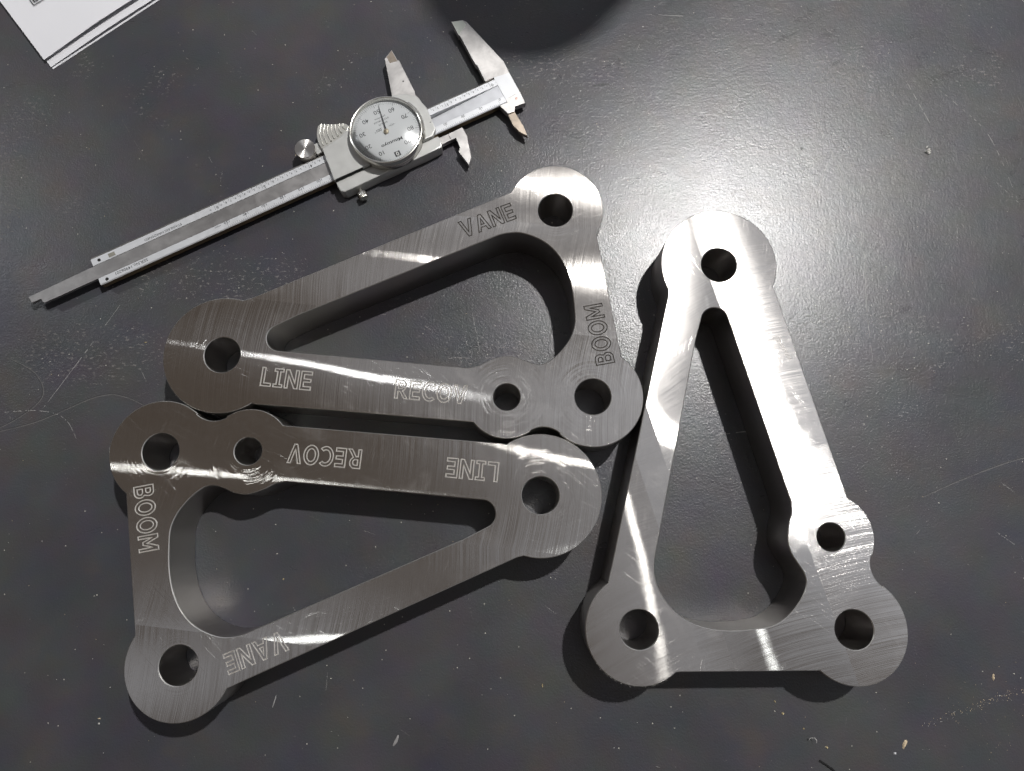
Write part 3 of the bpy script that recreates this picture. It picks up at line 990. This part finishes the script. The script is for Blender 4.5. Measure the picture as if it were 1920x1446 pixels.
for i in range(100):
    a = radians(-90 - 3.6 * i)
    if i % 10 == 0: polar_quad(mb, a, 14.7, 17.0, 0.09, 0.09, zf)
    elif i % 5 == 0: polar_quad(mb, a, 15.2, 17.0, 0.075, 0.075, zf)
    else: polar_quad(mb, a, 15.6, 17.0, 0.06, 0.06, zf)
tag(mb.build('dial_ticks', m_ink, face, smooth=0), kind='stuff')
for k in range(1, 10):
    a = radians(-90 - 36 * k)
    mb = MB()
    put_text(mb, str(k * 10), CX + 12.4 * cos(a), CY + 12.2 * sin(a), 2.35, zf, squeeze=1.05)
    mb.build('dial_numeral', m_ink, face, smooth=0)
mb = MB()
quad(mb, CX - 1.5, CX + 1.5, CY - 13.6 - 1.45, CY - 13.6 + 1.45, zf)
zb = mb.build('dial_numeral', m_ink, face, smooth=0, label='pale 0 on a small black square')
mb = MB(); put_text(mb, '0', CX, CY - 13.6, 2.2, zf + 0.02, bold=True)
mb.build('dial_numeral', simple('silver_print', (0.6, 0.6, 0.58), rough=0.5), face, smooth=0)
mb = MB(); put_text(mb, 'Mitutoyo', CX + 0.1, CY - 6.6, 1.75, zf, bold=True, width=11.6)
put_text(mb, '.001"', CX - 3.4, CY + 2.4, 1.55, zf)
put_text(mb, '505-673', CX + 0.4, CY + 5.0, 0.95, zf, width=4.8)
put_text(mb, 'SHOCK PROOF', CX + 0.2, CY + 6.9, 0.95, zf, width=8.4)
put_text(mb, 'JAPAN', CX + 0.4, CY + 8.7, 0.7, zf, width=6.0, squeeze=1.0)
# arrows closing on two bars
for sgn, xo in ((1, 5.6), (-1, 2.6)):
    bx = CX + 4.1 + sgn * 0.35
    quad(mb, bx - 0.07, bx + 0.07, CY + 1.6, CY + 3.1, zf)
    tx = bx + sgn * 0.15
    mb.add([(tx, CY + 2.35, zf), (tx + sgn * 0.7, CY + 2.6, zf), (tx + sgn * 0.7, CY + 2.1, zf)], [(0, 1, 2) if sgn < 0 else (0, 2, 1)])
    quad(mb, min(tx + sgn * 0.7, tx + sgn * 1.5), max(tx + sgn * 0.7, tx + sgn * 1.5), CY + 2.31, CY + 2.39, zf)
mb.build('dial_print', m_ink, face, smooth=0)
# needle
hand_a = radians(90 - 9.0)
mb = MB()
c, s_ = cos(hand_a), sin(hand_a)
def hp(r, w, z): return (CX + r * c - w * s_, CY + r * s_ + w * c, z)
V_ = [hp(-0.5, -.42, 13.0), hp(15.4, -.07, 13.0), hp(15.4, .07, 13.0), hp(-0.5, .42, 13.0)]
V_ += [(x, y, 13.12) for x, y, _ in V_]
mb.add(V_, [(3, 2, 1, 0), (4, 5, 6, 7), (0, 1, 5, 4), (1, 2, 6, 5), (2, 3, 7, 6), (3, 0, 4, 7)])
mb.build('needle', m_ink, cal, smooth=0)
mb = MB(); mb.lathe([(1.25, 12.45), (1.3, 12.9), (1.25, 13.3), (0.9, 13.6), (0.3, 13.7)], CX, CY, 32)
mb.build('needle_hub', simple('brass_hub', (0.72, 0.62, 0.46), metal=1.0, rough=0.28), cal)
# domed clear crystal
gl = NT('clear_plastic_crystal')
tr = gl.t.nodes.new('ShaderNodeBsdfTransparent'); tr.inputs[0].default_value = (0.97, 0.975, 0.98, 1)
gs = gl.t.nodes.new('ShaderNodeBsdfGlossy'); gs.inputs['Roughness'].default_value = 0.17
fr = gl.t.nodes.new('ShaderNodeFresnel'); fr.inputs['IOR'].default_value = 1.5
xx, yy, zz, vv_ = gl.objmm()
gl.link(gl.bump(gl.noise(vv_, 0.8, 3.0), 1.0, 0.004 * MM), gs.inputs['Normal'])
ms = gl.t.nodes.new('ShaderNodeMixShader')
gl.link(fr.outputs[0], ms.inputs[0]); gl.link(tr.outputs[0], ms.inputs[1]); gl.link(gs.outputs[0], ms.inputs[2])
m_glass = gl.done(ms.outputs[0])
mb = MB()
pr = [(17.72, 14.45), (17.6, 14.75)] + [(17.3 * k_ / 10, 14.8 + (17.3 ** 2 - (17.3 * k_ / 10) ** 2) / 96.0) for k_ in range(10, 0, -1)]
seg = 96
V_, F = [], []
for r, z in pr:
    for i in range(seg): V_.append((CX + r * cos(2 * pi * i / seg), CY + r * sin(2 * pi * i / seg), z))
V_.append((CX, CY, 14.8 + 17.3 ** 2 / 96.0))
for k in range(len(pr) - 1):
    for i in range(seg): F.append((k * seg + i, k * seg + (i + 1) % seg, (k + 1) * seg + (i + 1) % seg, (k + 1) * seg + i))
m0 = (len(pr) - 1) * seg
for i in range(seg): F.append((m0 + i, m0 + (i + 1) % seg, len(V_) - 1))
mb.add(V_, F)
mb.build('crystal', m_glass, cal, smooth=60)
# bezel clamp strip on the jaw side
mb = MB()
P = arc(CX, CY, 19.6, -32, 30, 24); Q = arc(CX, CY, 18.95, -32, 30, 24)
mb.prism(P + Q[::-1], 7.0, 13.6, 0, bev=0.1)
mb.build('bezel_clamp', m_bright, cal)
# little arrow mark on the slider by the scale
mb = MB(); mb.add([(-37.1, -8.2, 9.42), (-38.1, -7.9, 9.42), (-38.1, -8.5, 9.42)], [(0, 1, 2)]); mb.build('index_arrow', m_ink, slider, smooth=0)

# ------------------------------------------------------------------ sheets of paper, top left
def paper_mat(name, a):
    n = NT(name)
    x, y, z, vec = n.objmm()
    c = n.mixc(n.noise(vec, 0.03, 2.0), (0.62, 0.62, 0.65), (0.66, 0.66, 0.685))
    return n.done(n.pbsdf(color=c, rough=0.75, spec=0.3, normal=n.bump(n.noise(vec, 0.9, 3.0), 1.0, 0.03 * MM)))
m_paper = paper_mat('white_copier_paper', 0)
def sheet(name, corner, d1, l1, l2, z0, lift, label, sheets=1):
    """corner nearest the bench middle; d1 along the lower right edge, d2 along the left edge"""
    d1 = Vector(d1).normalized(); d2 = Vector((-d1.y, d1.x))
    nu, nv = 40, 30
    mb = MB()
    def surf(u, v, dz):
        x = corner[0] + d1.x * u * l1 + d2.x * v * l2; y = corner[1] + d1.y * u * l1 + d2.y * v * l2
        e = math.exp(-v * l2 / 26.0)
        z = z0 + lift * e * (0.25 + 0.75 * min(1, u * l1 / 34.0)) + dz
        if lift > 0: z += 0.5 * sin(u * l1 / 25.0) * e
        return (x, y, z)
    V_ = [surf(i / nu, (j / nv) ** 1.6, 0.10) for j in range(nv + 1) for i in range(nu + 1)]
    Wn = len(V_)
    V_ += [surf(i / nu, (j / nv) ** 1.6, 0.0) for j in range(nv + 1) for i in range(nu + 1)]
    F = []
    for j in range(nv):
        for i in range(nu):
            a = j * (nu + 1) + i
            F.append((a, a + 1, a + nu + 2, a + nu + 1)); F.append((Wn + a, Wn + a + nu + 1, Wn + a + nu + 2, Wn + a + 1))
    for i in range(nu): F.append((i, Wn + i, Wn + i + 1, i + 1))
    for j in range(nv):
        a = j * (nu + 1); b = a + nu + 1
        F.append((a, b, Wn + b, Wn + a))
        a += nu; b += nu
        F.append((a, Wn + a, Wn + b, b))
    mb.add(V_, F)
    o = mb.build(name, m_paper, None, smooth=40)
    tag(o, label, 'paper', 'loose sheets of paper')
    return o
EDGE = (0.781, 0.624)
sh1 = sheet('paper_sheet', (-248.2, 236.6), EDGE, 215, 279, 0.05, 0.0, 'lowest white paper sheet, its edge just showing under the pile at upper left')
sh2 = sheet('paper_sheet', (-248.9, 237.4), EDGE, 215, 279, 0.5, 0.7, 'middle white paper sheet, a narrow shaded strip of it showing below the printed one')
sh3 = sheet('paper_sheet', (-252.0, 240.6), EDGE, 215, 279, 1.9, 1.6, 'topmost white paper sheet with the corner of a printed black frame')
mb = MB()
d1 = Vector(EDGE).normalized(); d2 = Vector((-d1.y, d1.x))
def on(p, u, v): return (p[0] + d1.x * u + d2.x * v, p[1] + d1.y * u + d2.y * v)
bc = (-261.4, 273.6)
zz_ = 2.9
def stroke(a, b, w):
    a = Vector(a); b = Vector(b); t = (b - a).normalized(); nn = Vector((-t.y, t.x)) * w / 2
    mb.add([(*(a - nn), zz_), (*(b - nn), zz_), (*(b + nn), zz_), (*(a + nn), zz_)], [(0, 1, 2, 3)])
stroke(on(bc, -0.2, 0), on(bc, 60, 0), 0.45); stroke(on(bc, 0, 0), on(bc, 0, 40), 0.45)
put_text(mb, 'IS', *on(bc, 2.6, 3.2), 3.4, zz_, angle=math.degrees(atan2(d1.y, d1.x)), bold=True)
mb.build('printed_frame', m_ink, sh3, smooth=0)

# ------------------------------------------------------------------ unseen round occluder, added beyond the far edge to cast the soft round shadow
mb = MB(); mb.lathe([(44, 0), (46, 1.5), (46, 396), (47, 397), (47, 400), (45.5, 401), (43, 398), (8, 398)], 141, 426, 96)
tag(mb.build('round_occluder', simple('dark_painted_metal', (0.03, 0.03, 0.032), rough=0.4)), 'added unseen tall dark round canister standing beyond the far edge of the picture', 'occluder')

# ------------------------------------------------------------------ chips, crumbs and swarf
m_chip = simple('bright_chip', (0.85, 0.83, 0.78), metal=0.45, rough=0.35)
m_brass = simple('brassy_crumb', (0.75, 0.62, 0.36), metal=0.7, rough=0.4)
m_tan = simple('tan_flake', (0.50, 0.40, 0.27), rough=0.7, var=0.3)
m_darkw = simple('blackened_wire', (0.012, 0.012, 0.012), rough=0.35)
def curl(x, y, r, turns, wdt, pitch, mat, name, label, cat, group=None, seed=1):
    rn = random.Random(seed)
    mb = MB(); n_ = int(26 * turns); V_ = []
    for i in range(n_ + 1):
        a = 2 * pi * turns * i / n_
        rr = r * (0.75 + 0.25 * sin(a * 1.7 + seed)) * rn.uniform(0.93, 1.07)
        z = 0.35 + r * 0.75 + r * 0.65 * sin(a * 0.9 + 1)
        cx_, cy_ = rr * cos(a), rr * sin(a)
        for dz, dr in ((-wdt / 2, 0), (wdt / 2, 0.12), (wdt / 2, 0.2), (-wdt / 2, 0.1)):
            V_.append((x + cx_ * (1 + dr), y + cy_ * (1 + dr) + pitch * i, max(0.02, z + dz)))
    F = []
    for i in range(n_):
        for k in range(4): F.append((i * 4 + k, i * 4 + (k + 1) % 4, (i + 1) * 4 + (k + 1) % 4, (i + 1) * 4 + k))
    F += [(3, 2, 1, 0), tuple(n_ * 4 + k for k in range(4))]
    mb.add(V_, F)
    return tag(mb.build(name, mat, None, smooth=50), label, cat, group)
rn = random.Random(4)
mb = MB()
for i in range(16):          # a small wad of crumpled swarf
    px, py = 218.8 + rn.gauss(0, 0.75), 188.0 + rn.gauss(0, 0.7)
    a = rn.uniform(0, 6.28); l = rn.uniform(0.5, 1.1); w_ = rn.uniform(0.25, 0.5); z_ = rn.uniform(0.2, 1.6)
    t1, t2 = rn.uniform(-.5, .5), rn.uniform(-.5, .5)
    P = [(px - l * cos(a), py - l * sin(a), max(.02, z_ - t1)), (px + w_ * sin(a), py - w_ * cos(a), max(.02, z_ - t2)),
         (px + l * cos(a), py + l * sin(a), z_ + abs(t1)), (px - w_ * sin(a), py + w_ * cos(a), z_ + abs(t2)), (px, py, z_ + 0.25), (px, py, max(0.01, z_ - 0.25))]
    mb.add(P, [(0, 1, 4), (1, 2, 4), (2, 3, 4), (3, 0, 4), (1, 0, 5), (2, 1, 5), (3, 2, 5), (0, 3, 5)])
tag(mb.build('steel_chip', m_chip, None, smooth=0), 'small crumpled wad of bright swarf alone on the open bench at right', 'metal chip')
def blob(name, x, y, L, W, H, ang_, mat, label, cat, group=None, seed=1, k=7):
    rn = random.Random(seed)
    a = radians(ang_)
    ring = [(cos(2 * pi * i / k) * L / 2 * rn.uniform(0.75, 1.2), sin(2 * pi * i / k) * W / 2 * rn.uniform(0.7, 1.2)) for i in range(k)]
    P = [(x + u * cos(a) - v * sin(a), y + u * sin(a) + v * cos(a)) for u, v in ring]
    Q = [(x + (p[0] - x) * 0.55, y + (p[1] - y) * 0.55) for p in P]
    mb = MB()
    mb.add([(*p, 0.02) for p in P] + [(*q, H * rn.uniform(0.8, 1.1)) for q in Q],
           [(i, (i + 1) % k, k + (i + 1) % k, k + i) for i in range(k)] + [tuple(range(k, 2 * k)), tuple(range(k - 1, -1, -1))])
    return tag(mb.build(name, mat, None, smooth=0), label, cat, group)
CR = 'crumbs and flakes scattered on the bench'
for a in [
    ('tan_flake', 176.8, -101.4, 4.6, 1.7, 0.6, 62, m_tan, 'largest tan flake, by the lower right corner of the bench view', 'flake'),
    ('tan_flake', 220.2, -73.1, 3.2, 1.2, 0.5, 80, m_tan, 'slim tan flake near the right edge above the dust trail', 'flake'),
    ('white_crumb', 171.8, -105.3, 1.6, 1.0, 0.6, 20, m_paper, 'bluish white crumb just left of the largest tan flake', 'crumb'),
    ('brass_crumb', 122.8, -88.6, 1.3, 1.1, 0.6, 0, m_brass, 'yellow metal crumb under the foot of the right bracket', 'crumb'),
    ('brass_crumb', 119.5, -83.6, 1.2, 0.6, 0.4, 120, m_brass, 'tiny orange crumb nearest the right bracket shadow', 'crumb'),
    ('brass_crumb', 131.7, -95.1, 1.0, 0.8, 0.5, 30, m_brass, 'small brassy crumb above the pale curled fibre', 'crumb'),
    ('brass_crumb', 141.4, -102.9, 1.2, 1.1, 0.6, 10, m_brass, 'round brassy crumb above the black wire end', 'crumb'),
    ('metal_flake', -52.2, -100.0, 6.2, 1.5, 0.12, 62, simple('grey_flake', (0.35, 0.34, 0.34), metal=0.6, rough=0.5, var=0.4), 'longest grey metal flake, low on the bench below the lower left bracket', 'flake'),
    ('metal_flake', -108.0, -83.4, 6.0, 0.7, 0.12, 74, simple('silver_flake', (0.5, 0.5, 0.5), metal=0.7, rough=0.4), 'narrow silver flake beside the shadow of the lower left bracket', 'flake'),
    ('brass_crumb', 13.9, -76.8, 0.7, 1.6, 0.5, 0, m_brass, 'yellow crumb left of the right bracket lower lobe shadow', 'crumb'),
    ('brass_crumb', -107.2, -29.8, 0.8, 0.8, 0.4, 0, m_brass, 'gold speck inside the opening of the lower left bracket', 'crumb'),
    ('brass_crumb', -186.9, -90.8, 1.5, 0.6, 0.4, 0, m_tan, 'small tan crumb at the lower left of the bench, above a grey one', 'crumb'),
    ('metal_crumb', -186.7, -92.9, 0.9, 0.8, 0.4, 0, m_chip, 'small grey crumb just below the tan one at lower left', 'crumb'),
    ('brass_crumb', -183.2, 84.5, 1.7, 0.7, 0.4, 8, m_brass, 'bright yellow crumb left of the upper bracket rounded end', 'crumb'),
    ('metal_crumb', 200.1, 76.6, 1.2, 0.6, 0.4, 0, m_chip, 'shiny crumb right of the right bracket, middle one of three', 'crumb'),
    ('metal_crumb', 208.1, 84.0, 0.9, 0.7, 0.4, 0, m_chip, 'shiny crumb right of the right bracket, uppermost of three', 'crumb'),
    ('metal_crumb', 196.0, 70.7, 0.9, 0.5, 0.4, 0, m_chip, 'shiny crumb right of the right bracket, lowest of three', 'crumb'),
    ('dark_crumb', 152.9, 189.8, 1.1, 1.0, 0.5, 0, m_darkw, 'lone black crumb on the shiny part of the bench at upper right', 'crumb'),
]:
    blob(*a, CR, seed=len(bpy.data.objects))
mb = MB()
for (x0, y0, x1, y1) in ((137.6, -108.2, 147.5, -116.2), (137.9, -108.9, 145.6, -115.6)):
    d = Vector((x1 - x0, y1 - y0)).normalized(); nn = Vector((-d.y, d.x))
    V_ = []
    for i in range(7):
        t = i / 6; bx, by = x0 + (x1 - x0) * t + nn.x * 0.6 * sin(t * 3), y0 + (y1 - y0) * t + nn.y * 0.6 * sin(t * 3)
        for k in range(6):
            th = 2 * pi * k / 6
            V_.append((bx + nn.x * 0.42 * cos(th), by + nn.y * 0.42 * cos(th), 0.45 + 0.42 * sin(th)))
    F = [(i * 6 + k, (i + 1) * 6 + k, (i + 1) * 6 + (k + 1) % 6, i * 6 + (k + 1) % 6) for i in range(6) for k in range(6)]
    F += [(5, 4, 3, 2, 1, 0), tuple(36 + k for k in range(6))]
    mb.add(V_, [tuple(reversed(f)) for f in F])
    break
tag(mb.build('wire_offcut', m_darkw, None, smooth=40), 'short black wire offcut crossing the bottom edge below the right bracket', 'wire')
curl(134.7, -100.2, 1.9, 0.42, 0.16, 0.0, simple('pale_fibre', (0.40, 0.39, 0.38), rough=0.6), 'curled_fibre', 'pale curled fibre between two brassy crumbs near the bottom edge', 'fibre', seed=5)
# fine dust: too many to count
rn = random.Random(11)
mb = MB()
mb_ = []
def speck(x, y, s, mi):
    k = 4
    a0 = rn.uniform(0, 6.28)
    P = [(x + s * rn.uniform(.5, 1.1) * cos(a0 + 2 * pi * i / k), y + s * rn.uniform(.4, 1.0) * sin(a0 + 2 * pi * i / k), 0.015) for i in range(k)]
    mb.add(P + [(x, y, s * 0.7)], [(i, (i + 1) % k, k) for i in range(k)], mi)
for i in range(420):
    x, y = rn.uniform(-290, 300), rn.uniform(-130, 280)
    speck(x, y, rn.choice((0.12, 0.16, 0.2, 0.28)), rn.choice((0, 0, 1, 2, 3)))
for i in range(110):
    t = rn.random() ** 0.8
    x = 183 + 50 * t + rn.gauss(0, 1.2); y = -95 + 17 * t + rn.gauss(0, 0.9)
    speck(x, y, rn.uniform(0.12, 0.32), 2 if rn.random() < .7 else 3)
for i in range(90):
    speck(rn.gauss(225, 16), rn.gauss(-92, 12), rn.uniform(0.1, 0.22), 2)
for i in range(40):
    speck(rn.gauss(107, 0.8), rn.gauss(13, 9), rn.uniform(0.12, 0.2), 0)
for i in range(150):   # swarf burrs hanging on the foot lobes of the right bracket
    a = rn.uniform(215, 300)
    cx_, cy_ = 97.66, 115.81
    q = pi
    # VANE lobe centre of the mirrored plate in table coordinates
    u, v = -VANE[0], VANE[1]
    X_ = cx_ + u * cos(1.8596) - v * sin(1.8596); Y_ = cy_ + u * sin(1.8596) + v * cos(1.8596)
    rr = 23.0 + rn.uniform(0, 0.5)
    px, py = X_ + rr * cos(radians(a)), Y_ + rr * sin(radians(a))
    s = rn.uniform(0.06, 0.22)
    mb.add([(px, py, TH - 0.3), (px + rn.uniform(-s, s), py + rn.uniform(-s, s), TH - 0.05), (px + rn.uniform(-2 * s, s), py - rn.uniform(0, 2 * s), TH - 0.3 + rn.uniform(-.2, .2))], [(0, 1, 2)], 0)
tag(mb.build('metal_dust', [m_chip, m_brass, m_tan, simple('grey_dust', (0.30, 0.29, 0.28), rough=0.7)], None, smooth=0), 'fine metal dust and grit sprinkled over the bench', 'dust', kind='stuff')
